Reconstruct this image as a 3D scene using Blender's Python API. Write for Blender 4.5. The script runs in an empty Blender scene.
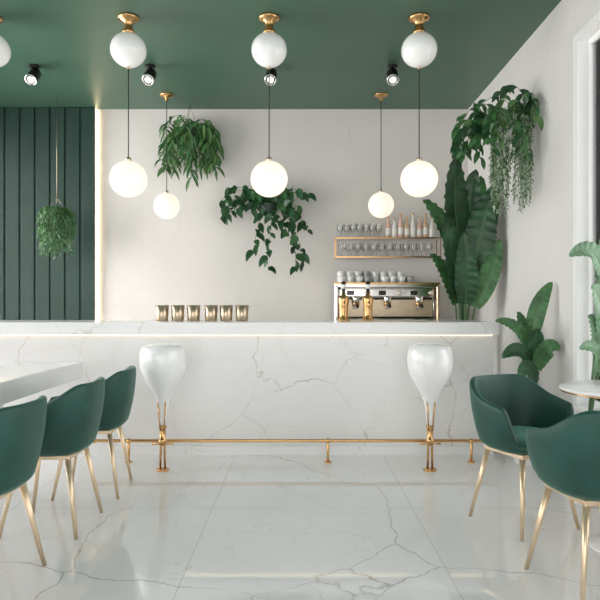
import bpy, math, random
from mathutils import Vector, Matrix, noise
random.seed(7)
scene = bpy.context.scene
scene.view_settings.view_transform = 'Standard'
scene.view_settings.look = 'None'
scene.view_settings.exposure = 0.14

# ------------------------------------------------------------------ materials
def newmat(name):
    m = bpy.data.materials.new(name); m.use_nodes = True
    return m, m.node_tree.nodes, m.node_tree.links, m.node_tree.nodes['Principled BSDF']

def pmat(name, col, rough=0.5, metal=0.0, var=0.06, scale=6.0, bump=0.0, bscale=40, emit=None, estr=0, sheen=0, coat=0):
    m, N, L, P = newmat(name)
    tc = N.new('ShaderNodeTexCoord')
    nz = N.new('ShaderNodeTexNoise'); nz.inputs['Scale'].default_value = scale; nz.inputs['Detail'].default_value = 4
    L.new(tc.outputs['Object'], nz.inputs['Vector'])
    rp = N.new('ShaderNodeValToRGB')
    c = Vector(col)
    a = c*(1-var); b = c*(1+var)
    rp.color_ramp.elements[0].position = .3; rp.color_ramp.elements[1].position = .7
    rp.color_ramp.elements[0].color = (a.x, a.y, a.z, 1)
    rp.color_ramp.elements[1].color = (min(b.x,1), min(b.y,1), min(b.z,1), 1)
    L.new(nz.outputs['Fac'], rp.inputs['Fac']); L.new(rp.outputs['Color'], P.inputs['Base Color'])
    P.inputs['Roughness'].default_value = rough; P.inputs['Metallic'].default_value = metal
    if sheen:
        P.inputs['Sheen Weight'].default_value = sheen; P.inputs['Sheen Roughness'].default_value = .4
        P.inputs['Sheen Tint'].default_value = (.4, .9, .7, 1)
    if coat: P.inputs['Coat Weight'].default_value = coat; P.inputs['Coat Roughness'].default_value=.05
    if bump:
        n2 = N.new('ShaderNodeTexNoise'); n2.inputs['Scale'].default_value = bscale; n2.inputs['Detail'].default_value = 6
        L.new(tc.outputs['Object'], n2.inputs['Vector'])
        bp = N.new('ShaderNodeBump'); bp.inputs['Strength'].default_value = bump; bp.inputs['Distance'].default_value = .02
        L.new(n2.outputs['Fac'], bp.inputs['Height']); L.new(bp.outputs['Normal'], P.inputs['Normal'])
    if emit:
        P.inputs['Emission Color'].default_value = (*emit, 1); P.inputs['Emission Strength'].default_value = estr
    return m

def marble(name, base, vein, rough, s1=.7, w1=.008, s2=2.2, w2=.01, k1=.75, k2=.25, cloud=.05, joints=None, bump=0, maskthr=.5, spec=.5):
    m, N, L, P = newmat(name)
    tc = N.new('ShaderNodeTexCoord')
    def math_(op, a, b=None, clamp=False):
        n = N.new('ShaderNodeMath'); n.operation = op; n.use_clamp = clamp
        for i, v in enumerate((a, b)):
            if v is None: continue
            if isinstance(v, (int, float)): n.inputs[i].default_value = v
            else: L.new(v, n.inputs[i])
        return n.outputs[0]
    def veins(scale, width, dist, off, thr):
        mp = N.new('ShaderNodeMapping'); mp.inputs['Location'].default_value = off
        mp.inputs['Rotation'].default_value = (.3, .4, .5)
        L.new(tc.outputs['Object'], mp.inputs['Vector'])
        nz = N.new('ShaderNodeTexNoise'); nz.inputs['Scale'].default_value = scale*1.6
        nz.inputs['Detail'].default_value = 6; nz.inputs['Roughness'].default_value = .5
        L.new(mp.outputs[0], nz.inputs['Vector'])
        sub = N.new('ShaderNodeVectorMath'); sub.operation = 'MULTIPLY_ADD'
        L.new(nz.outputs['Color'], sub.inputs[0]); sub.inputs[1].default_value = (dist,)*3
        L.new(mp.outputs[0], sub.inputs[2])
        vo = N.new('ShaderNodeTexVoronoi'); vo.feature = 'DISTANCE_TO_EDGE'; vo.inputs['Scale'].default_value = scale
        L.new(sub.outputs[0], vo.inputs['Vector'])
        line = math_('SUBTRACT', 1.0, math_('DIVIDE', vo.outputs['Distance'], width), True)
        mk = N.new('ShaderNodeTexNoise'); mk.inputs['Scale'].default_value = scale*1.3; mk.inputs['Detail'].default_value = 2
        mp2 = N.new('ShaderNodeMapping'); mp2.inputs['Location'].default_value = (off[0]+5, off[1]+3, off[2])
        L.new(tc.outputs['Object'], mp2.inputs['Vector']); L.new(mp2.outputs[0], mk.inputs['Vector'])
        mask = math_('MULTIPLY', math_('SUBTRACT', mk.outputs['Fac'], thr-.08), 7.0, True)
        return math_('MULTIPLY', line, mask)
    v1 = math_('MULTIPLY', veins(s1, w1, .55, (1.3, 2.1, .4), maskthr), k1)
    v2 = math_('MULTIPLY', veins(s2, w2, .3, (4.3, .1, 2.4), maskthr), k2)
    v3 = math_('MULTIPLY', veins(s1*1.1, w1*9, .55, (1.3, 2.1, .4), maskthr), k1*.08)
    fac = math_('ADD', math_('ADD', v1, v2), v3, True)
    cl = N.new('ShaderNodeTexNoise'); cl.inputs['Scale'].default_value = 1.1; cl.inputs['Detail'].default_value = 5
    L.new(tc.outputs['Object'], cl.inputs['Vector'])
    rp = N.new('ShaderNodeValToRGB'); b = Vector(base)
    rp.color_ramp.elements[0].position = .35; rp.color_ramp.elements[1].position = .65
    d = b*(1-cloud)
    rp.color_ramp.elements[0].color = (*d, 1); rp.color_ramp.elements[1].color = (*b, 1)
    L.new(cl.outputs['Fac'], rp.inputs['Fac'])
    mx = N.new('ShaderNodeMix'); mx.data_type = 'RGBA'
    L.new(fac, mx.inputs[0]); L.new(rp.outputs['Color'], mx.inputs[6]); mx.inputs[7].default_value = (*vein, 1)
    out = mx.outputs[2]
    if joints:
        x0, y0, sz, w = joints
        sp = N.new('ShaderNodeSeparateXYZ'); L.new(tc.outputs['Object'], sp.inputs[0])
        def jl(o, off):
            fr = math_('FRACT', math_('DIVIDE', math_('SUBTRACT', o, off-sz*20), sz))
            return math_('LESS_THAN', fr, w/sz)
        j = math_('MULTIPLY', math_('MAXIMUM', jl(sp.outputs[0], x0), jl(sp.outputs[1], y0)), .35)
        mj = N.new('ShaderNodeMix'); mj.data_type = 'RGBA'
        L.new(j, mj.inputs[0]); L.new(out, mj.inputs[6]); mj.inputs[7].default_value = (.3, .3, .29, 1)
        out = mj.outputs[2]
    L.new(out, P.inputs['Base Color']); P.inputs['Roughness'].default_value = rough
    P.inputs['Specular IOR Level'].default_value = spec
    if bump:
        n2 = N.new('ShaderNodeTexNoise'); n2.inputs['Scale'].default_value = 3.5; n2.inputs['Detail'].default_value = 9
        n2.inputs['Distortion'].default_value = .5
        L.new(tc.outputs['Object'], n2.inputs['Vector'])
        bp = N.new('ShaderNodeBump'); bp.inputs['Strength'].default_value = bump; bp.inputs['Distance'].default_value = .05
        L.new(n2.outputs['Fac'], bp.inputs['Height']); L.new(bp.outputs['Normal'], P.inputs['Normal'])
    return m

M = {}
M['floor'] = marble('floor_marble', (.87, .87, .87), (.34, .31, .29), .03, s1=.75, w1=.0045, s2=2.0, w2=.005, k1=.78, k2=.35, cloud=.05, joints=(-.537, 3.66, 1.22, .006), spec=.95)
M['marble'] = marble('bar_marble', (.88, .87, .86), (.44, .36, .29), .16, s1=.9, w1=.0036, s2=1.7, w2=.0035, k1=.7, k2=.35, cloud=.04)
M['marble_top'] = marble('slab_marble', (.90, .895, .89), (.5, .45, .4), .15, s1=1.0, w1=.006, k1=.4, k2=.15, cloud=.03)
M['plaster'] = marble('wall_plaster', (.80, .765, .735), (.45, .42, .39), .7, s1=1.0, w1=.005, s2=2.0, w2=.005, k1=.26, k2=.15, cloud=.06, bump=.12)
M['plaster_r'] = marble('wall_plaster_side', (.79, .77, .755), (.5, .48, .46), .6, s1=1.2, w1=.005, s2=2.2, w2=.005, k1=.2, k2=.15, cloud=.05, bump=.25)
M['ceil'] = pmat('ceiling_green', (.062, .135, .094), .42, var=.05, scale=1.0)
M['panel'] = pmat('panel_green', (.013, .045, .033), .5, var=.1, scale=3)
M['white'] = pmat('white_paint', (.90, .90, .89), .35, var=.01)
M['gloss'] = pmat('white_lacquer', (.90, .90, .895), .12, var=.01, coat=.6)
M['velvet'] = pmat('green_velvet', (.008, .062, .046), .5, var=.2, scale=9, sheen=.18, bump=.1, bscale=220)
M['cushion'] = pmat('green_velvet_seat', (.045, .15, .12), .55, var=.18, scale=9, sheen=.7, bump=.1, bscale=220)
M['brass'] = pmat('brushed_brass', (.68, .41, .18), .24, 1.0, var=.05, scale=20)
M['brass_sat'] = pmat('satin_brass', (.62, .50, .36), .3, .95, var=.08, scale=20)
M['legs'] = pmat('champagne_leg', (.80, .63, .43), .32, .7, var=.05)
M['steel'] = pmat('polished_steel', (.80, .78, .75), .12, 1.0, var=.04)
M['black'] = pmat('black_metal', (.015, .015, .015), .35, .2, var=.1)
M['dark'] = pmat('dark_glass_panel', (.03, .028, .025), .08, .3, var=.1)
M['cable'] = pmat('dark_cable', (.03, .03, .028), .5, var=.05)
M['opal'] = pmat('opal_glass', (.90, .90, .89), .08, var=.01, coat=.5, emit=(1, .97, .92), estr=.08)
M['lit'] = pmat('lit_opal_glass', (.5, .47, .42), .15, var=.01, emit=(1, .89, .74), estr=.80)
M['lens'] = pmat('spot_lens', (.8, .8, .8), .2, var=.01, emit=(1, .98, .95), estr=.8)
M['led'] = pmat('warm_led', (.9, .8, .6), .4, var=.01, emit=(1, .86, .66), estr=1.0)
M['led2'] = pmat('warm_led_soft', (.9, .8, .6), .4, var=.01, emit=(1, .76, .48), estr=9.0)
M['leafD'] = pmat('leaf_dark', (.026, .092, .038), .36, var=.5, scale=7)
M['leafM'] = pmat('leaf_mid', (.05, .155, .048), .4, var=.4, scale=9)
M['leafF'] = pmat('leaf_fern', (.085, .19, .055), .45, var=.4, scale=9)
M['leafL'] = pmat('leaf_light', (.18, .32, .19), .4, var=.3, scale=9)
M['leafP'] = pmat('leaf_pale', (.36, .44, .32), .5, var=.35, scale=12)
M['rib'] = pmat('leaf_rib', (.12, .24, .08), .45, var=.15)
M['stem'] = pmat('stem', (.06, .14, .045), .5, var=.2)
M['soil'] = pmat('soil', (.04, .028, .02), .9, var=.4, scale=40, bump=.5)
M['ceramic'] = pmat('ceramic_white', (.87, .86, .84), .25, var=.02)
M['ceramicG'] = pmat('ceramic_grey', (.42, .42, .42), .3, var=.05)
M['bot_p'] = pmat('bottle_rose', (.80, .52, .44), .12, var=.05)
M['bot_a'] = pmat('bottle_amber', (.68, .46, .29), .12, var=.05)
M['bot_c'] = pmat('bottle_clear', (.82, .80, .77), .1, var=.03)
M['label'] = pmat('bottle_label', (.88, .86, .82), .5, var=.03)
M['darkpot'] = pmat('dark_pot', (.03, .06, .04), .6, var=.1)

def glass(name, a=.12, col=(1, 1, 1), milky=0):
    m = bpy.data.materials.new(name); m.use_nodes = True; N = m.node_tree.nodes; L = m.node_tree.links
    N.clear(); o = N.new('ShaderNodeOutputMaterial'); t = N.new('ShaderNodeBsdfTransparent'); t.inputs[0].default_value = (*col, 1)
    g = N.new('ShaderNodeBsdfGlossy'); g.inputs['Roughness'].default_value = .03
    mx = N.new('ShaderNodeMixShader'); fr = N.new('ShaderNodeFresnel'); fr.inputs[0].default_value = 1.3
    ad = N.new('ShaderNodeMath'); ad.operation = 'ADD'; ad.inputs[1].default_value = a; L.new(fr.outputs[0], ad.inputs[0])
    tt = t.outputs[0]
    if milky:
        df = N.new('ShaderNodeBsdfDiffuse'); df.inputs[0].default_value = (.9, .9, .88, 1)
        m2 = N.new('ShaderNodeMixShader'); m2.inputs[0].default_value = milky
        L.new(tt, m2.inputs[1]); L.new(df.outputs[0], m2.inputs[2]); tt = m2.outputs[0]
    L.new(ad.outputs[0], mx.inputs[0]); L.new(tt, mx.inputs[1]); L.new(g.outputs[0], mx.inputs[2]); L.new(mx.outputs[0], o.inputs[0])
    return m
M['glass'] = glass('window_glass', .0)
M['wglass'] = glass('drinking_glass', .05, (.97, .97, .96), .28)

# ------------------------------------------------------------------ builder
class B:
    def __init__(s): s.v = []; s.f = []; s.m = []; s.mats = []; s.sm = []; s.X = Matrix.Identity(4)
    def mi(s, k):
        if k not in s.mats: s.mats.append(k)
        return s.mats.index(k)
    def add(s, vs, fs, k, smooth=True):
        o = len(s.v); s.v += [tuple(s.X @ Vector(p)) for p in vs]
        i = s.mi(k)
        for f in fs: s.f.append(tuple(o+a for a in f)); s.m.append(i); s.sm.append(smooth)
    def box(s, x0, x1, y0, y1, z0, z1, k, bev=0):
        if bev <= 0:
            vs = [(x, y, z) for x in (x0, x1) for y in (y0, y1) for z in (z0, z1)]
            s.add(vs, [(0, 1, 3, 2), (4, 6, 7, 5), (0, 4, 5, 1), (2, 3, 7, 6), (0, 2, 6, 4), (1, 5, 7, 3)], k, False); return
        import bmesh
        bm = bmesh.new(); bmesh.ops.create_cube(bm, size=1)
        for v in bm.verts: v.co = Vector(((x0+x1)/2+v.co.x*(x1-x0), (y0+y1)/2+v.co.y*(y1-y0), (z0+z1)/2+v.co.z*(z1-z0)))
        bmesh.ops.bevel(bm, geom=bm.edges[:], offset=bev, segments=3, affect='EDGES', profile=.5)
        bm.verts.index_update()
        s.add([v.co[:] for v in bm.verts], [tuple(v.index for v in f.verts) for f in bm.faces], k, False); bm.free()
    def lathe(s, prof, c=(0, 0, 0), k='white', n=32, axis=None):
        R = Matrix.Translation(c)
        if axis is not None: R = R @ Vector(axis).to_track_quat('Z', 'Y').to_matrix().to_4x4()
        vs = []; fs = []
        for r, z in prof:
            for j in range(n):
                a = 2*math.pi*j/n; vs.append(R @ Vector((r*math.cos(a), r*math.sin(a), z)))
        for i in range(len(prof)-1):
            for j in range(n):
                j2 = (j+1) % n; fs.append((i*n+j, i*n+j2, (i+1)*n+j2, (i+1)*n+j))
        s.add(vs, fs, k)
    def sphere(s, c, r, k, n=40, m=24, sz=1):
        s.lathe([(max(r*math.sin(math.pi*i/m), 1e-4), -r*sz*math.cos(math.pi*i/m)) for i in range(m+1)], c, k, n)
    def cyl(s, c, r, h, k, n=32, axis=None, r2=None, bev=.0):
        r2 = r if r2 is None else r2
        b = bev or min(r, h)*.08
        s.lathe([(1e-4, 0), (r-b, 0), (r, b), (r2, h-b), (r2-b, h), (1e-4, h)], c, k, n, axis)
    def tube(s, pts, rad, k, n=8):
        pts = [Vector(p) for p in pts]
        if isinstance(rad, (int, float)): rad = [rad]*len(pts)
        vs = []; fs = []
        ref = Vector((0, 0, 1))
        T0 = (pts[-1]-pts[0]).normalized()
        if abs(T0.z) > .9: ref = Vector((0, 1, 0))
        for i, p in enumerate(pts):
            t = (pts[min(i+1, len(pts)-1)]-pts[max(i-1, 0)]).normalized()
            a = t.cross(ref)
            if a.length < 1e-3: a = t.cross(Vector((1, .2, 0)))
            a.normalize(); b = t.cross(a)
            for j in range(n):
                q = 2*math.pi*j/n; vs.append(p+(a*math.cos(q)+b*math.sin(q))*rad[i])
        for i in range(len(pts)-1):
            for j in range(n):
                j2 = (j+1) % n; fs.append((i*n+j, i*n+j2, (i+1)*n+j2, (i+1)*n+j))
        fs.append(tuple(range(n))[::-1]); fs.append(tuple((len(pts)-1)*n+j for j in range(n)))
        s.add(vs, fs, k)
    def leaf(s, p0, p1, p2, w, nrm, k, n=8, m=2, fold=.25, ripple=0, rfreq=30, shape='paddle', rib=False, sag=0):
        p0, p1, p2, nrm = map(Vector, (p0, p1, p2, nrm))
        vs = []; fs = []; mid = []
        for i in range(n+1):
            t = i/n
            p = p0*(1-t)**2+p1*2*t*(1-t)+p2*t*t
            T = ((p1-p0)*(1-t)+(p2-p1)*t)
            if T.length < 1e-6: T = p2-p0
            T.normalize()
            S = T.cross(nrm)
            if S.length < .05: S = T.cross(Vector((.3, .9, .2)))
            S.normalize(); Nn = S.cross(T).normalized()
            if shape == 'paddle': ww = w/2*min(1, (math.sin(math.pi*min(1, t*.93+.07))**.55))*(1-.25*t)
            elif shape == 'heart': ww = w/2*(math.sin(math.pi*(t*.96+.04)**.6)**.8)
            else: ww = w/2*math.sin(math.pi*(t*.95+.05))**.8
            mid.append(p+Nn*.001)
            for j in range(-m, m+1):
                u = j/m
                rp = ripple*math.sin(rfreq*t+abs(u)*2.5)*abs(u)
                edge = 1+(.10*ripple/.01*math.sin(rfreq*1.7*t+j) if (abs(j) == m and ripple) else 0)*.3
                vs.append(p+S*ww*u*edge+Nn*(abs(u)*ww*fold*(1-sag*abs(u))+rp))
        c = 2*m+1
        for i in range(n):
            for j in range(c-1): fs.append((i*c+j, i*c+j+1, (i+1)*c+j+1, (i+1)*c+j))
        s.add(vs, fs, k)
        if rib: s.tube(mid, [max(.0012, w*.022*(1-i/(n+1))) for i in range(n+1)], 'rib', 5)
    def obj(s, name, loc=(0, 0, 0), rot=0):
        me = bpy.data.meshes.new(name); me.from_pydata(s.v, [], s.f)
        for k in s.mats: me.materials.append(M[k])
        me.polygons.foreach_set('material_index', s.m); me.polygons.foreach_set('use_smooth', s.sm); me.update()
        import bmesh
        bm = bmesh.new(); bm.from_mesh(me); bmesh.ops.recalc_face_normals(bm, faces=bm.faces[:]); bm.to_mesh(me); bm.free()
        o = bpy.data.objects.new(name, me); o.location = loc; o.rotation_euler[2] = rot
        scene.collection.objects.link(o); return o

# ------------------------------------------------------------------ room
XL, XR, YB, YF, HC = -4.2, 2.0, 7.14, -2.2, 3.57
b = B(); b.box(XL-.25, XR+.25, YF-.25, YB+.2, -.1, 0, 'floor'); b.obj('floor')
b = B(); b.box(XL-.25, XR+.25, YF-.25, YB+.2, HC, HC+.15, 'ceil'); b.obj('ceiling')
b = B(); b.box(XL-.25, XR+.25, YB, YB+.2, 0, HC, 'plaster'); b.obj('wall_back')
def side_wall(name, x0, x1, wy0, wy1, wz0, wz1, k):
    b = B()
    b.box(x0, x1, wy1, YB, 0, HC, k); b.box(x0, x1, YF, wy0, 0, HC, k)
    b.box(x0, x1, wy0, wy1, wz1, HC, k)
    if wz0 > 0: b.box(x0, x1, wy0, wy1, 0, wz0, k)
    b.obj(name)
side_wall('wall_right', XR, XR+.25, .6, 4.35, .5, 3.17, 'plaster_r')
side_wall('wall_left', XL-.25, XL, -1.4, 6.8, .3, 3.3, 'plaster_r')
b = B()
b.box(XL, XL+.3, YF-.25, YF, 0, HC, 'plaster_r'); b.box(XR-.2, XR, YF-.25, YF, 0, HC, 'plaster_r')
b.box(XL+.3, XR-.2, YF-.25, YF, 3.35, HC, 'plaster_r'); b.obj('wall_front')
# white window casing (jamb, sill and head lining)
b = B()
b.box(XR-.012, XR+.07, 4.31, 4.37, .5, 3.19, 'white'); b.box(XR-.012, XR+.07, .6, 4.31, 3.14, 3.19, 'white')
b.box(XR-.03, XR+.07, .6, 4.31, .495, .52, 'white'); b.box(XR-.012, XR+.07, .599, .63, .5, 3.14, 'white')
b.obj('trim_1')

def window_x(name, xa, xb, y0, y1, z0, z1, ny):
    b = B(); t = .045
    for z in (z0, z1-t): b.box(xa, xb, y0, y1, z, z+t, 'white')
    for i in range(ny+1):
        y = y0+(y1-y0-t)*i/ny; b.box(xa, xb, y, y+t, z0+t, z1-t, 'white')
    xm = (xa+xb)/2; b.box(xm-.003, xm+.003, y0+t, y1-t, z0+t, z1-t, 'glass')
    return b.obj(name)
window_x('window_1', XR+.07, XR+.11, .62, 4.33, .52, 3.15, 3)
window_x('added_window_2', XL-.18, XL-.12, -1.4, 6.8, .3, 3.3, 5)  # unseen side window, added and lengthened to light the back wall
b = B(); t = .06
x0, x1 = XL+.3, XR-.2
for z in (0, 3.29): b.box(x0, x1, YF-.15, YF-.09, z, z+t, 'white')
for i in range(5):
    x = x0+(x1-x0-t)*i/4; b.box(x, x+t, YF-.15, YF-.09, t, 3.29, 'white')
b.box(x0+t, x1-t, YF-.123, YF-.117, t, 3.29, 'glass'); b.obj('added_window_3')  # unseen glazing behind the camera, put in to let sky light enter

# green ribbed wall panelling
b = B(); xe = -2.415; b.box(XL, xe-.02, YB-.05, YB, 0, HC, 'panel')
x = xe; w = .178
while x-w > XL:
    b.box(x-w+.022, x, YB-.085, YB-.05, .001, HC-.001, 'panel', .008)
    b.box(x-w+.005, x-w+.017, YB-.075, YB-.05, .001, HC-.001, 'panel', .003)
    x -= w
b.obj('ribbed_wall_panel')
b = B(); b.box(-2.433, -2.415, YB-.03, YB-.001, 0, HC-.01, 'led2'); b.obj('led_strip_light')

# ------------------------------------------------------------------ bar counter
b = B()
b.box(-3.4, 1.60, 4.97, 5.5, 0.0, 1.0, 'marble')
b.box(-3.45, 1.615, 4.86, 5.56, 1.0, 1.1, 'marble_top', .006)
b.box(-3.4, 1.60, 4.955, 4.972, 0.0, .07, 'marble_top')
b.box(-3.4, 1.59, 4.95, 4.969, .987, .999, 'led')
b.obj('bar_counter')
# foot rail
b = B(); yr = 4.73
b.tube([(-1.62, yr, .17), (-1.6, yr, .17), (1.50, yr, .17), (1.52, yr, .17)], .013, 'brass', 12)
for xx in (-1.62, 1.52): b.sphere((xx, yr, .17), .02, 'brass', 16, 10)
for xx in (-1.35, .22, 1.35):
    b.cyl((xx, yr, 0), .03, .008, 'brass'); b.cyl((xx, yr, .0), .011, .17, 'brass'); b.sphere((xx, yr, .17), .02, 'brass', 16, 10)
b.obj('foot_rail')

# bar stools
def stool(x, y):
    b = B()
    pr = [(1e-4, .950), (.07, .949), (.115, .943), (.145, .928), (.162, .90), (.170, .86), (.172, .815), (.169, .775), (.159, .73), (.140, .685), (.114, .64), (.086, .595), (.064, .555), (.048, .515), (.037, .47), (.031, .42), (.027, .375), (.025, .335), (1e-4, .335)]
    b.lathe(pr, (0, 0, 0), 'gloss', 48)
    b.lathe([(1e-4, .34), (.028, .34), (.030, .325), (.024, .315), (.022, .24), (.03, .235), (.03, .21), (.022, .205), (.022, .19), (1e-4, .19)], (0, 0, 0), 'brass', 32)
    for sx in (-1, 1):
        b.tube([(sx*.012, 0, .34), (sx*.014, 0, .2), (sx*.018, 0, .01)], [.009, .010, .008], 'brass', 10)
        b.tube([(sx*.030, -.040, .52), (sx*.024, -.030, .42), (sx*.014, -.022, .3)], .005, 'brass', 8)
    b.tube([(-.08, 0, .2), (.08, 0, .2)], .008, 'brass', 10)
    b.cyl((0, 0, 0), .05, .012, 'brass')
    b.obj('bar_stool', (x, y, 0))
stool(-1.03, 4.5); stool(.975, 4.5)

# ------------------------------------------------------------------ chairs
def chair(x, y, rot):
    """front faces local -Y"""
    b = B(); n = 72; a, d = .27, .265; zb = .425
    def plan(th, r, t=0):
        c, s_ = math.cos(th), math.sin(th); e = 2/2.7
        X = math.copysign(abs(s_)**e, s_)*(a*r-t); Y = math.copysign(abs(c)**e, c)*(d*r-t)
        return X, Y
    def sm(u): u = max(0, min(1, u)); return u*u*(3-2*u)
    rows = []
    for j in range(n):
        th = -math.pi+2*math.pi*j/n; q = abs(th)/math.pi
        h = .80-.13*sm((q-.18)/.42)-.20*sm((q-.60)/.14)
        prof = [(.02, 0, zb), (.55, 0, zb), (.70, 0, zb+.008), (.79, 0, zb+.03)]
        z0 = zb+.045
        h = max(h, z0+.01)
        for i in range(9):
            u = i/8; prof.append((.82+.18*math.sin(u*math.pi/2)**.9*(1 if True else 0)*min(1, (h-z0)/.25+.25), 0, z0+u*(h-z0)))
        R = prof[-1][0]; tk = .034
        for i in range(1, 6):
            g = math.pi*i/6; prof.append((R, tk/2*(1-math.cos(g)), h+tk/2*math.sin(g)))
        for i in range(7):
            u = 1-i/6; rr = .82+(R-.82)*math.sin(u*math.pi/2)**.9
            prof.append((rr, tk+.006*math.sin(u*math.pi), z0+u*(h-z0)))
        prof.append((.02, 0, z0-.002))
        rows.append([(*plan(th, r, t), z) for r, t, z in prof])
    m = len(rows[0]); vs = [p for r in rows for p in r]; fs = []
    for j in range(n):
        for i in range(m-1):
            j2 = (j+1) % n; fs.append((j*m+i, j2*m+i, j2*m+i+1, j*m+i+1))
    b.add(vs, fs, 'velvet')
    # cushion
    vs = []; fs = []; pr = [(.02, .47), (.8, .47), (.9, .478), (.95, .495), (.94, .51), (.88, .522), (.7, .53), (.4, .534), (.02, .535)]
    for r, z in pr:
        for j in range(n):
            th = 2*math.pi*j/n; X, Y = plan(th, r*.86); vs.append((X, Y-.008, z-.012))
    for i in range(len(pr)-1):
        for j in range(n): j2 = (j+1) % n; fs.append((i*n+j, i*n+j2, (i+1)*n+j2, (i+1)*n+j))
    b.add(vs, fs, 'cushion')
    for sx in (-1, 1):
        for sy in (-1, 1):
            b.tube([(sx*.13, sy*.13, .43), (sx*.205, sy*.205, 0.0)], [.0165, .0095], 'legs', 14)
    b.box(-.15, .15, -.15, .15, .405, .43, 'legs', .005)
    b.obj('dining_chair', (x, y, 0), rot)
# rot: local -Y is the front.  rot=-90deg -> faces -X
for xx, yy, r in ((-1.38, 4.02, -86), (-1.39, 3.38, -90), (-1.43, 2.66, -93)):
    chair(xx, yy, math.radians(r))
chair(1.27, 3.42, math.radians(24))
chair(1.30, 2.65, math.radians(180+10))

# left dining table
b = B()
b.box(-2.75, -1.70, .6, 4.70, .67, .80, 'gloss', .006)
for yy in (1.2, 4.0): b.box(-2.55, -2.0, yy-.05, yy+.05, .02, .67, 'gloss', .004); 
b.box(-2.3, -2.22, 1.25, 3.95, .3, .4, 'gloss'); 
for yy in (1.2, 4.0): b.box(-2.62, -1.95, yy-.1, yy+.1, 0, .02, 'gloss')
b.obj('dining_table')

# round table right
b = B()
c = (1.66, 3.05)
b.lathe([(1e-4, .82), (.31, .82), (.318, .816), (.32, .808), (.314, .802), (1e-4, .802)], (*c, 0), 'marble_top', 64)
b.lathe([(1e-4, .8015), (.312, .8015), (.312, .794), (1e-4, .794)], (*c, 0), 'brass', 64)
b.cyl((*c, .02), .022, .775, 'brass'); b.cyl((*c, .77), .07, .024, 'brass')
b.lathe([(1e-4, 0), (.175, 0), (.18, .005), (.178, .014), (.03, .024), (1e-4, .03)], (*c, 0), 'gloss', 48)
b.obj('bistro_table')

# ------------------------------------------------------------------ pendants and spots
def double_pendant(x, y, lower=True):
    b = B(); H = HC
    b.lathe([(1e-4, H), (.085, H), (.088, H-.014), (.074, H-.024), (.036, H-.045), (.034, H-.09), (.048, H-.108), (.054, H-.14), (1e-4, H-.14)], (0, 0, 0), 'brass', 32)
    b.sphere((0, 0, H-.265), .145, 'opal', sz=.94)
    if not lower:
        b.obj('globe_ceiling_lamp', (x, y, 0)); return
    b.cyl((0, 0, H-.417), .014, .02, 'brass_sat')
    zl = 2.26
    b.tube([(0, 0, H-.41), (0, 0, zl+.15)], .0045, 'cable', 8)
    b.cyl((0, 0, zl+.143), .022, .03, 'brass_sat')
    b.sphere((0, 0, zl), .15, 'lit', sz=.97)
    b.obj('double_globe_pendant_lamp', (x, y, 0))
for xx in (-1.39, -.25, .965): double_pendant(xx, 4.86)
double_pendant(-2.50, 4.86, False)
def pendant(x, y, zl):
    b = B(); H = HC
    b.lathe([(1e-4, H), (.075, H), (.078, H-.012), (.06, H-.02), (.02, H-.035), (.018, H-.07), (1e-4, H-.07)], (0, 0, 0), 'brass', 32)
    b.tube([(0, 0, H-.06), (0, 0, zl+.15)], .0045, 'cable', 8)
    b.cyl((0, 0, zl+.138), .02, .03, 'brass_sat')
    b.sphere((0, 0, zl), .142, 'lit')
    b.obj('globe_pendant_lamp', (x, y, 0))
pendant(-1.475, 6.64, 2.335); pendant(.897, 6.64, 2.345)
def spot(x, y):
    b = B(); H = HC
    b.cyl((0, 0, H-.02), .05, .02, 'black'); b.cyl((0, 0, H-.07), .012, .06, 'black')
    ax = Vector((-.05, -.6, -.65)).normalized(); c = Vector((0, 0, H-.10))
    b.cyl(c-ax*.06, .055, .14, 'black', axis=ax)
    b.lathe([(.058, 0), (.060, .008), (.046, .012), (.044, .004)], c+ax*.078, 'steel', 32, ax)
    b.cyl(c+ax*.078, .034, .006, 'lens', axis=ax)
    b.obj('ceiling_spotlight', (x, y, 0))
for xx in (-2.59, -1.46, -.28, .90): spot(xx, 5.84)

# ------------------------------------------------------------------ back bar
b = B()
b.box(-2.0, 1.30, 6.55, 7.13, 0, .97, 'white'); b.box(-2.02, 1.58, 6.52, 7.135, .97, 1.0, 'marble_top'); b.box(1.3, 1.56, 6.55, 7.13, 0, .97, 'white')
for i in range(6): b.box(-1.97+i*.58, -1.97+i*.58+.55, 6.535, 6.55, .08, .94, 'white', .004)
b.obj('back_bar_cabinet')

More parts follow.
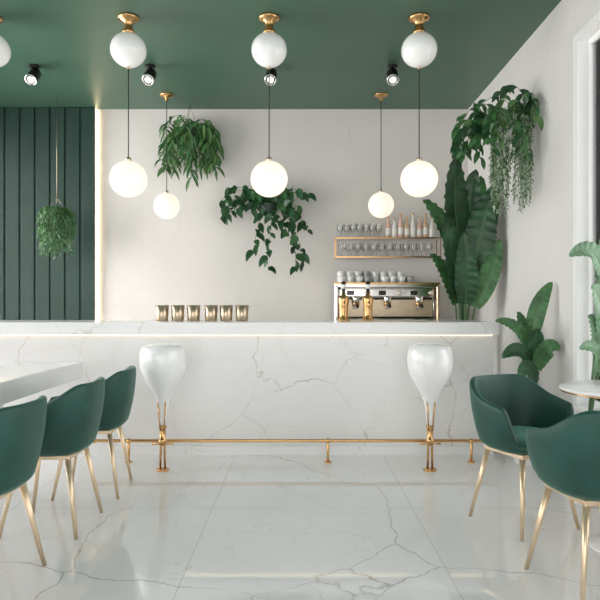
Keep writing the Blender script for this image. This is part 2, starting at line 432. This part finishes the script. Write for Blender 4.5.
# espresso machine
b = B(); X0, X1, Y0, Y1 = .38, 1.54, 6.58, 7.04
b.box(X0+.03, X1-.03, Y0+.14, Y1, 1.04, 1.43, 'dark', .01)
b.box(X0, X1, Y0+.02, Y1, 1.43, 1.485, 'steel', .012); b.box(X0-.002, X1+.002, Y0+.014, Y0+.03, 1.465, 1.489, 'brass', .003)
b.box(X0, X0+.04, Y0, Y1, 1.02, 1.45, 'steel', .012); b.box(X1-.04, X1, Y0, Y1, 1.02, 1.45, 'brass_sat', .012)
b.box(X0+.04, X1-.04, Y0, Y1, 1.02, 1.09, 'steel', .01)
b.box(X0+.05, X1-.05, Y0+.06, Y0+.16, 1.32, 1.43, 'steel', .02)
b.box(X0+.06, X1-.06, Y0+.128, Y0+.138, 1.11, 1.30, 'brass_sat', .003)
for i, gx in enumerate((.62, .97, 1.32)):
    b.cyl((gx, Y0+.08, 1.27), .045, .07, 'steel'); b.cyl((gx, Y0+.08, 1.235), .04, .035, 'brass')
    b.tube([(gx, Y0+.08, 1.25), (gx, Y0-.02, 1.24), (gx, Y0-.09, 1.225)], [.012, .014, .018], 'black', 12)
    b.tube([(gx-.02, Y0+.06, 1.235), (gx-.02, Y0+.06, 1.2)], .007, 'steel'); b.tube([(gx+.02, Y0+.06, 1.235), (gx+.02, Y0+.06, 1.2)], .007, 'steel')
    b.cyl((gx+.13, Y0+.058, 1.375), .028, .012, 'brass', axis=(0, -1, 0)); b.cyl((gx+.13, Y0+.047, 1.375), .022, .004, 'label', axis=(0, -1, 0))
    b.box(gx-.10, gx-.02, Y0+.052, Y0+.062, 1.35, 1.40, 'dark', .003)
for wx in (.48, 1.46): b.tube([(wx, Y0+.05, 1.35), (wx, Y0-.03, 1.28), (wx, Y0-.02, 1.12)], .006, 'steel')
for lx in (X0+.06, X1-.06):
    for ly in (Y0+.05, Y1-.05): b.cyl((lx, ly, 1.0), .02, .03, 'black')
b.obj('espresso_machine')
# cups on the machine
b = B()
for row in range(3):
    for i in range(9):
        cx = .47+i*.095+random.uniform(-.004, .004); cy = 6.68+row*.11
        if i in (4,) and row == 0: continue
        k = 'ceramicG' if i in (3, 8) else 'ceramic'
        for lvl in range(1 if (row == 0 or i > 7) else 2):
            b.lathe([(1e-4, 0), (.028, 0), (.030, .004), (.042, .035), (.045, .07), (.042, .07), (.036, .02), (1e-4, .012)], (cx, cy, 1.49+lvl*.06), k, 20)
b.obj('coffee_cups')

# wall shelf
b = B(); s0, s1 = .42, 1.62
for z in (2.02, 1.80):
    b.box(s0, s1, 6.93, 7.14, z-.012, z, 'bot_c')
    b.box(s0-.01, s1+.01, 6.92, 6.932, z-.014, z+.002, 'brass')
    for xx in (s0-.01, s1): b.box(xx, xx+.01, 6.93, 7.14, z-.014, z+.002, 'brass')
for xx in (s0-.005, s1+.005): b.box(xx-.004, xx+.004, 6.922, 6.932, 1.79, 2.02, 'brass'); b.box(xx-.004, xx+.004, 7.128, 7.14, 1.79, 2.02, 'brass')
b.obj('brass_bottle_shelf')
b = B()
def wine(cx, cy, z, s=1):
    b.lathe([(1e-4, 0), (.03*s, 0), (.03*s, .003), (.004, .008), (.004, .07*s), (.02*s, .08*s), (.032*s, .105*s), (.033*s, .13*s), (.027*s, .165*s)], (cx, cy, z), 'wglass', 16)
for i in range(7): wine(.47+i*.075, 6.99, 2.021); wine(.47+i*.075, 7.07, 2.021)
for i in range(12): wine(.50+i*.092, 7.0, 1.801, .95); wine(.48+i*.092, 7.08, 1.801, .95)
b.obj('wine_glasses')
b = B()
for i, (k, h) in enumerate([('bot_p', .26), ('bot_c', .23), ('bot_p', .27), ('bot_a', .24), ('bot_c', .28), ('bot_p', .22), ('bot_a', .27), ('bot_c', .24)]):
    cx = 1.03+i*.073
    b.lathe([(1e-4, 0), (.028, 0), (.03, .005), (.03, h*.55), (.025, h*.65), (.011, h*.75), (.011, h*.93), (.013, h*.93), (.013, h), (1e-4, h)], (cx, 7.02, 2.022), k, 20)
    b.lathe([(.0307, h*.15), (.0307, h*.45)], (cx, 7.02, 2.022), 'label', 20)
    b.cyl((cx, 7.02, 2.022+h*.95), .0135, h*.09, 'brass', 16)
b.obj('liquor_bottles')

# brass tumblers on bar
for cx in (-1.225, -1.085, -.945, -.79, -.655, -.515):
    b = B()
    b.lathe([(1e-4, 0), (.050, 0), (.053, .004), (.060, .138), (.057, .139), (.050, .01), (1e-4, .008)], (0, 0, 0), 'brass_sat', 32)
    b.obj('brass_tumbler', (cx, 5.33, 1.1))
# beer taps
for cx in (.385, .60):
    b = B()
    b.lathe([(1e-4, 0), (.055, 0), (.055, .012), (.042, .02), (.038, .06), (.042, .13), (.05, .19), (.046, .21), (.02, .225), (.014, .25), (1e-4, .25)], (0, 0, 0), 'brass', 32)
    b.tube([(0, -.03, .16), (0, -.09, .165), (0, -.10, .12)], .010, 'brass', 12)
    b.lathe([(1e-4, .245), (.012, .245), (.016, .28), (.022, .32), (.018, .345), (1e-4, .35)], (0, 0, 0), 'black', 24)
    b.lathe([(.0175, .285), (.021, .31), (.0225, .32)], (0, 0, 0), 'label', 24)
    b.obj('beer_tap', (cx, 5.3, 1.1))

# ------------------------------------------------------------------ plants
def pot(b, c, r, h, k='ceramic', taper=.75):
    x, y, z = c
    b.lathe([(1e-4, z), (r*taper, z), (r*(taper+.04), z+.01), (r, z+h-.01), (r, z+h), (r*.92, z+h), (r*.9, z+h-.03), (1e-4, z+h-.035)], (x, y, 0), k, 40)
    b.lathe([(r*.91, z+h-.03), (r*.5, z+h-.022), (1e-4, z+h-.02)], (x, y, 0), 'soil', 40)
def bleaf(b, base, st, ctl, tip, w, nrm, k, rip=.012, fold=.35):
    base = Vector(base); st = Vector(st); ctl = Vector(ctl); tip = Vector(tip)
    mid = (base+st)/2+Vector((0, 0, .02)); mid.x = base.x*.6+st.x*.4
    pts = [base*(1-t)**2+mid*2*t*(1-t)+st*t*t for t in [i/6 for i in range(7)]]
    L = (tip-st).length
    b.tube(pts, [.016-.008*i/6 if L > .5 else .008-.004*i/6 for i in range(7)], 'stem', 8)
    b.leaf(st, ctl, tip, w, nrm, k, n=34, m=5, fold=fold, ripple=rip, rfreq=60, rib=True, sag=.45)

# big bird-of-paradise behind bar
b = B(); P0 = (1.62, 6.02, .40); pot(b, (1.62, 6.02, 0), .2, .42)
bleaf(b, P0, (1.62, 6.00, 1.75), (1.50, 5.98, 2.25), (1.57, 6.02, 2.75), .36, (.5, -1, .1), 'leafD')
bleaf(b, P0, (1.66, 6.05, 1.65), (1.66, 6.1, 2.1), (1.76, 6.0, 2.60), .34, (-.6, -1, .1), 'leafD')
bleaf(b, P0, (1.72, 6.0, 1.55), (1.80, 5.95, 2.1), (1.93, 5.9, 2.42), .32, (-.4, -1, .2), 'leafD')
bleaf(b, P0, (1.58, 5.98, 1.62), (1.46, 5.9, 2.05), (1.20, 5.85, 2.27), .26, (.4, -1, .4), 'leafM')
bleaf(b, P0, (1.55, 5.98, 1.25), (1.46, 5.9, 1.58), (1.27, 5.85, 1.74), .20, (.3, -1, .5), 'leafM')
bleaf(b, P0, (1.58, 5.92, 1.30), (1.50, 5.85, 1.75), (1.38, 5.8, 2.06), .24, (.3, -1, .3), 'leafD')
bleaf(b, P0, (1.68, 5.92, 1.40), (1.74, 5.85, 1.85), (1.84, 5.82, 2.28), .36, (-.3, -1, .2), 'leafD')
bleaf(b, P0, (1.72, 5.9, 1.22), (1.84, 5.8, 1.5), (1.93, 5.78, 1.88), .22, (-.2, -1, .3), 'leafM')
bleaf(b, P0, (1.63, 5.9, 1.25), (1.61, 5.8, 1.55), (1.58, 5.78, 1.95), .26, (0, -1, .3), 'leafD')
bleaf(b, P0, (1.67, 6.1, 1.8), (1.80, 6.2, 2.2), (1.90, 6.3, 2.6), .3, (-.3, -1, .3), 'leafM')
b.obj('bird_of_paradise_plant')

# lower plant beside the bar
b = B(); P0 = (1.80, 4.70, .30); pot(b, (1.80, 4.70, 0), .15, .34)
bleaf(b, P0, (1.82, 4.70, .95), (1.83, 4.68, 1.25), (1.96, 4.66, 1.42), .15, (-.5, -1, .1), 'leafM', .006)
bleaf(b, P0, (1.78, 4.70, .90), (1.75, 4.68, 1.07), (1.69, 4.66, 1.19), .12, (.2, -1, .1), 'leafM', .006)
bleaf(b, P0, (1.77, 4.66, .90), (1.68, 4.58, 1.12), (1.48, 4.55, 1.12), .12, (.1, -1, .5), 'leafM', .006)
bleaf(b, P0, (1.77, 4.64, .76), (1.68, 4.54, .98), (1.52, 4.52, .84), .15, (0, -1, .6), 'leafD', .006)
bleaf(b, P0, (1.83, 4.64, .74), (1.87, 4.54, 1.00), (1.96, 4.52, .90), .15, (0, -1, .4), 'leafM', .006)
bleaf(b, P0, (1.79, 4.62, .62), (1.74, 4.52, .85), (1.63, 4.48, .70), .16, (0, -1, .5), 'leafD', .006)
bleaf(b, P0, (1.80, 4.66, .78), (1.80, 4.58, 1.0), (1.80, 4.56, 1.06), .15, (0, -1, .3), 'leafD', .006)
b.obj('potted_rubber_plant')

# light plant by the window
b = B(); P0 = (1.80, 3.78, .30); pot(b, (1.80, 3.78, 0), .14, .34)
bleaf(b, P0, (1.90, 3.76, 1.42), (1.84, 3.72, 1.66), (1.66, 3.70, 1.54), .15, (0, -1, .5), 'leafL', .006)
bleaf(b, P0, (1.88, 3.74, 1.04), (1.86, 3.65, 1.25), (1.76, 3.62, 1.36), .22, (.4, -1, .3), 'leafL', .006)
bleaf(b, P0, (1.84, 3.74, .94), (1.82, 3.65, 1.10), (1.74, 3.62, 1.18), .15, (.4, -1, .2), 'leafL', .006)
bleaf(b, P0, (1.84, 3.7, .84), (1.80, 3.6, 1.03), (1.66, 3.56, .98), .12, (0, -1, .6), 'leafL', .006)
bleaf(b, P0, (1.85, 3.7, .95), (1.93, 3.6, 1.2), (1.98, 3.58, 1.3), .22, (-.2, -1, .3), 'leafL', .006)
bleaf(b, P0, (1.85, 3.72, .80), (1.88, 3.62, .95), (1.96, 3.58, .92), .16, (0, -1, .5), 'leafL', .006)
bleaf(b, P0, (1.90, 3.78, 1.35), (1.94, 3.8, 1.6), (1.97, 3.8, 1.75), .15, (0, -1, .2), 'leafL', .006)
b.obj('potted_banana_plant')

def vine(b, start, out, L, lw, ll, k, step, stemr=.0025, droop=1.0, ymax=None, wob=.15, shape='lance', xmax=None, leafdown=.6, k2='leafM', ymin=None):
    p = Vector(start); d = Vector(out); pts = [p.copy()]; n = max(2, int(L/step)); leafs = []
    for i in range(n):
        d = d+Vector((random.uniform(-wob, wob), random.uniform(-wob, wob), -droop*.35+random.uniform(-.05, .05))); d.normalize()
        p = p+d*step
        if ymax is not None and p.y > ymax: p.y = ymax; d.y = -abs(d.y)*.2
        if ymin is not None and p.y < ymin: p.y = ymin; d.y = abs(d.y)*.2
        if xmax is not None and p.x > xmax: p.x = xmax; d.x = -abs(d.x)*.2
        pts.append(p.copy())
        az = random.uniform(0, 2*math.pi)
        ld = Vector((math.cos(az), math.sin(az)*.7, random.uniform(-.7, .3))).normalized()
        leafs.append((p.copy(), ld))
    b.tube(pts, stemr, 'stem', 5)
    for p, ld in leafs:
        s = random.uniform(.7, 1.15); l = ll*s
        c = p+ld*l*.5; e = p+ld*l*.75+Vector((0, 0, -l*leafdown))
        for q in (c, e):
            if ymax is not None: q.y = min(q.y, ymax+.02)
            if ymin is not None: q.y = max(q.y, ymin-.01)
            if xmax is not None: q.x = min(q.x, xmax+.02)
        nr = Vector((random.uniform(-.5, .5), -1, random.uniform(.1, .9)))
        b.leaf(p, c, e, lw*s, nr, k if random.random() < .7 else k2, n=5, m=1, fold=.3, shape=shape)

# hanging plant 1 (fern-like, upper left of wall)
b = B(); c = Vector((-1.28, 6.98, 3.30))
pot(b, (c.x, c.y, c.z-.1), .09, .12, 'darkpot')
for a in range(3):
    q = a*2.1; b.tube([(c.x+.08*math.cos(q), c.y+.08*math.sin(q), c.z+.01), (c.x, c.y, HC-.001)], .002, 'cable', 5)
for i in range(46):
    a = random.uniform(0, 2*math.pi); r = random.uniform(.15, .8)
    L = random.uniform(.3, .68)
    vine(b, c+Vector((.06*math.cos(a), .05*math.sin(a), .0)), (math.cos(a)*r, math.sin(a)*r*.3, random.uniform(.1, .6)), L, .032, .13, 'leafF', .045, ymax=7.10, ymin=6.86, droop=.95, leafdown=.8)
b.obj('hanging_fern_plant')

# hanging plant 2 (pothos, centre)
b = B(); c = Vector((-.36, 6.98, 2.40))
pot(b, (c.x, c.y, c.z-.12), .10, .14, 'darkpot'); b.box(c.x-.04, c.x+.04, 7.06, 7.14, c.z-.08, c.z-.03, 'darkpot')
for i in range(26):
    a = random.uniform(0, 2*math.pi); L = random.uniform(.2, .62)
    vine(b, c+Vector((.07*math.cos(a), .06*math.sin(a), .02)), (math.cos(a)*random.uniform(.2, .8), math.sin(a)*.4, random.uniform(.2, 1.1)), L, .078, .12, 'leafD', .075, ymax=7.09, droop=.8, shape='heart', wob=.2)
for q, L, dr in (((-1.2, -.1, .2), .62, .3), ((-1, -.1, .5), .5, .3), ((.15, -.2, .0), .85, .4), ((.5, -.2, -.2), .85, .5), ((.3, -.2, .1), .85, .6), ((-.1, -.2, 0), .7, .5), ((0, -.1, 1.5), .34, .2), ((.2, -.1, 1.4), .36, .2), ((.9, -.1, .2), .6, .5)):
    vine(b, c, q, L, .08, .12, 'leafD', .065, ymax=7.09, droop=dr, shape='heart', wob=.12)
b.obj('hanging_pothos_plant')

# hanging plant 3 (left, on a wire)
b = B(); c = Vector((-2.70, 6.66, 2.30))
pot(b, (c.x, c.y, c.z-.12), .10, .14, 'darkpot')
b.tube([(c.x, c.y, HC-.001), (c.x, c.y, c.z+.12)], .003, 'brass_sat', 6)
for a in range(3):
    q = a*2.1; b.tube([(c.x+.09*math.cos(q), c.y+.09*math.sin(q), c.z+.01), (c.x, c.y, c.z+.13)], .0025, 'brass_sat', 5)
for i in range(70):
    a = random.uniform(0, 2*math.pi); r = random.uniform(.1, .7)
    vine(b, c+Vector((.08*math.cos(a), .08*math.sin(a), .02)), (math.cos(a)*r, math.sin(a)*r, random.uniform(.1, .6)), random.uniform(.25, .58), .014, .06, 'leafM', .025, droop=1.4, wob=.06, k2='leafF')
b.obj('hanging_basket_plant')

# hanging plant 4 (right wall)
b = B(); c = Vector((1.83, 5.25, 2.85))
pot(b, (c.x, c.y, c.z-.14), .13, .17, 'ceramic'); b.box(1.93, 2.0, 5.2, 5.3, c.z-.1, c.z-.04, 'brass')
for i in range(30):
    a = random.uniform(0, 2*math.pi); r = random.uniform(.3, 1)
    vine(b, c+Vector((.09*math.cos(a), .09*math.sin(a), .02)), (math.cos(a)*r*.9-.1, math.sin(a)*r, random.uniform(.4, 1.3)), random.uniform(.3, .6), .05, .13, 'leafD' if i % 2 else 'leafM', .045, droop=.8, xmax=1.96, k2='leafF')
for q, L in (((-1.2, -.1, .7), .6), ((-1, .1, .9), .65), ((-1, -.3, .4), .6), ((0, -1.2, .6), .6), ((-.1, -1.1, .9), .5)):
    vine(b, c, q, L, .055, .12, 'leafM', .045, droop=.6, xmax=1.96)
for i in range(80):
    a = random.uniform(0, 2*math.pi); r = random.uniform(.05, .35)
    vine(b, c+Vector((.11*math.cos(a)-.02, .2*math.sin(a)-.05, .0)), (math.cos(a)*r, math.sin(a)*r, random.uniform(-.3, .3)), random.uniform(.4, .85), .013, .03, 'leafP', .022, stemr=.0014, droop=1.3, xmax=1.97, wob=.05, k2='leafF')
b.obj('wall_hanging_plant')

# ------------------------------------------------------------------ light
w = bpy.data.worlds.new('overcast_sky'); scene.world = w; w.use_nodes = True
N = w.node_tree.nodes; L = w.node_tree.links; bg = N['Background']
tc = N.new('ShaderNodeTexCoord'); sp = N.new('ShaderNodeSeparateXYZ'); rp = N.new('ShaderNodeValToRGB')
L.new(tc.outputs['Generated'], sp.inputs[0]); mr = N.new('ShaderNodeMapRange'); mr.inputs[1].default_value = -1
L.new(sp.outputs[2], mr.inputs[0]); L.new(mr.outputs[0], rp.inputs[0])
rp.color_ramp.elements[0].color = (.82, .80, .79, 1); rp.color_ramp.elements[0].position = .4
rp.color_ramp.elements[1].color = (.98, .98, .98, 1); rp.color_ramp.elements[1].position = .6
L.new(rp.outputs[0], bg.inputs[0]); bg.inputs[1].default_value = 2.7
# unseen fill light added outside the left window to brighten the back wall
ld = bpy.data.lights.new('added_fill_light', 'AREA'); ld.shape = 'RECTANGLE'; ld.size = 2.6; ld.size_y = 3.2; ld.energy = 160; ld.color = (1, .98, .96)
lo = bpy.data.objects.new('added_fill_light', ld); scene.collection.objects.link(lo); lo.location = (-4.75, 5.4, 1.8)
lo.rotation_euler = Vector((-1, -.25, 0)).to_track_quat('Z', 'Y').to_euler()

cd = bpy.data.cameras.new('camera'); cam = bpy.data.objects.new('camera', cd); scene.collection.objects.link(cam)
cam.location = (0, 0, 1.24); cam.rotation_euler = (math.radians(90), 0, 0)
cd.sensor_width = 36; cd.lens = 36; cd.shift_y = 5/600; cd.clip_start = .05
scene.camera = cam
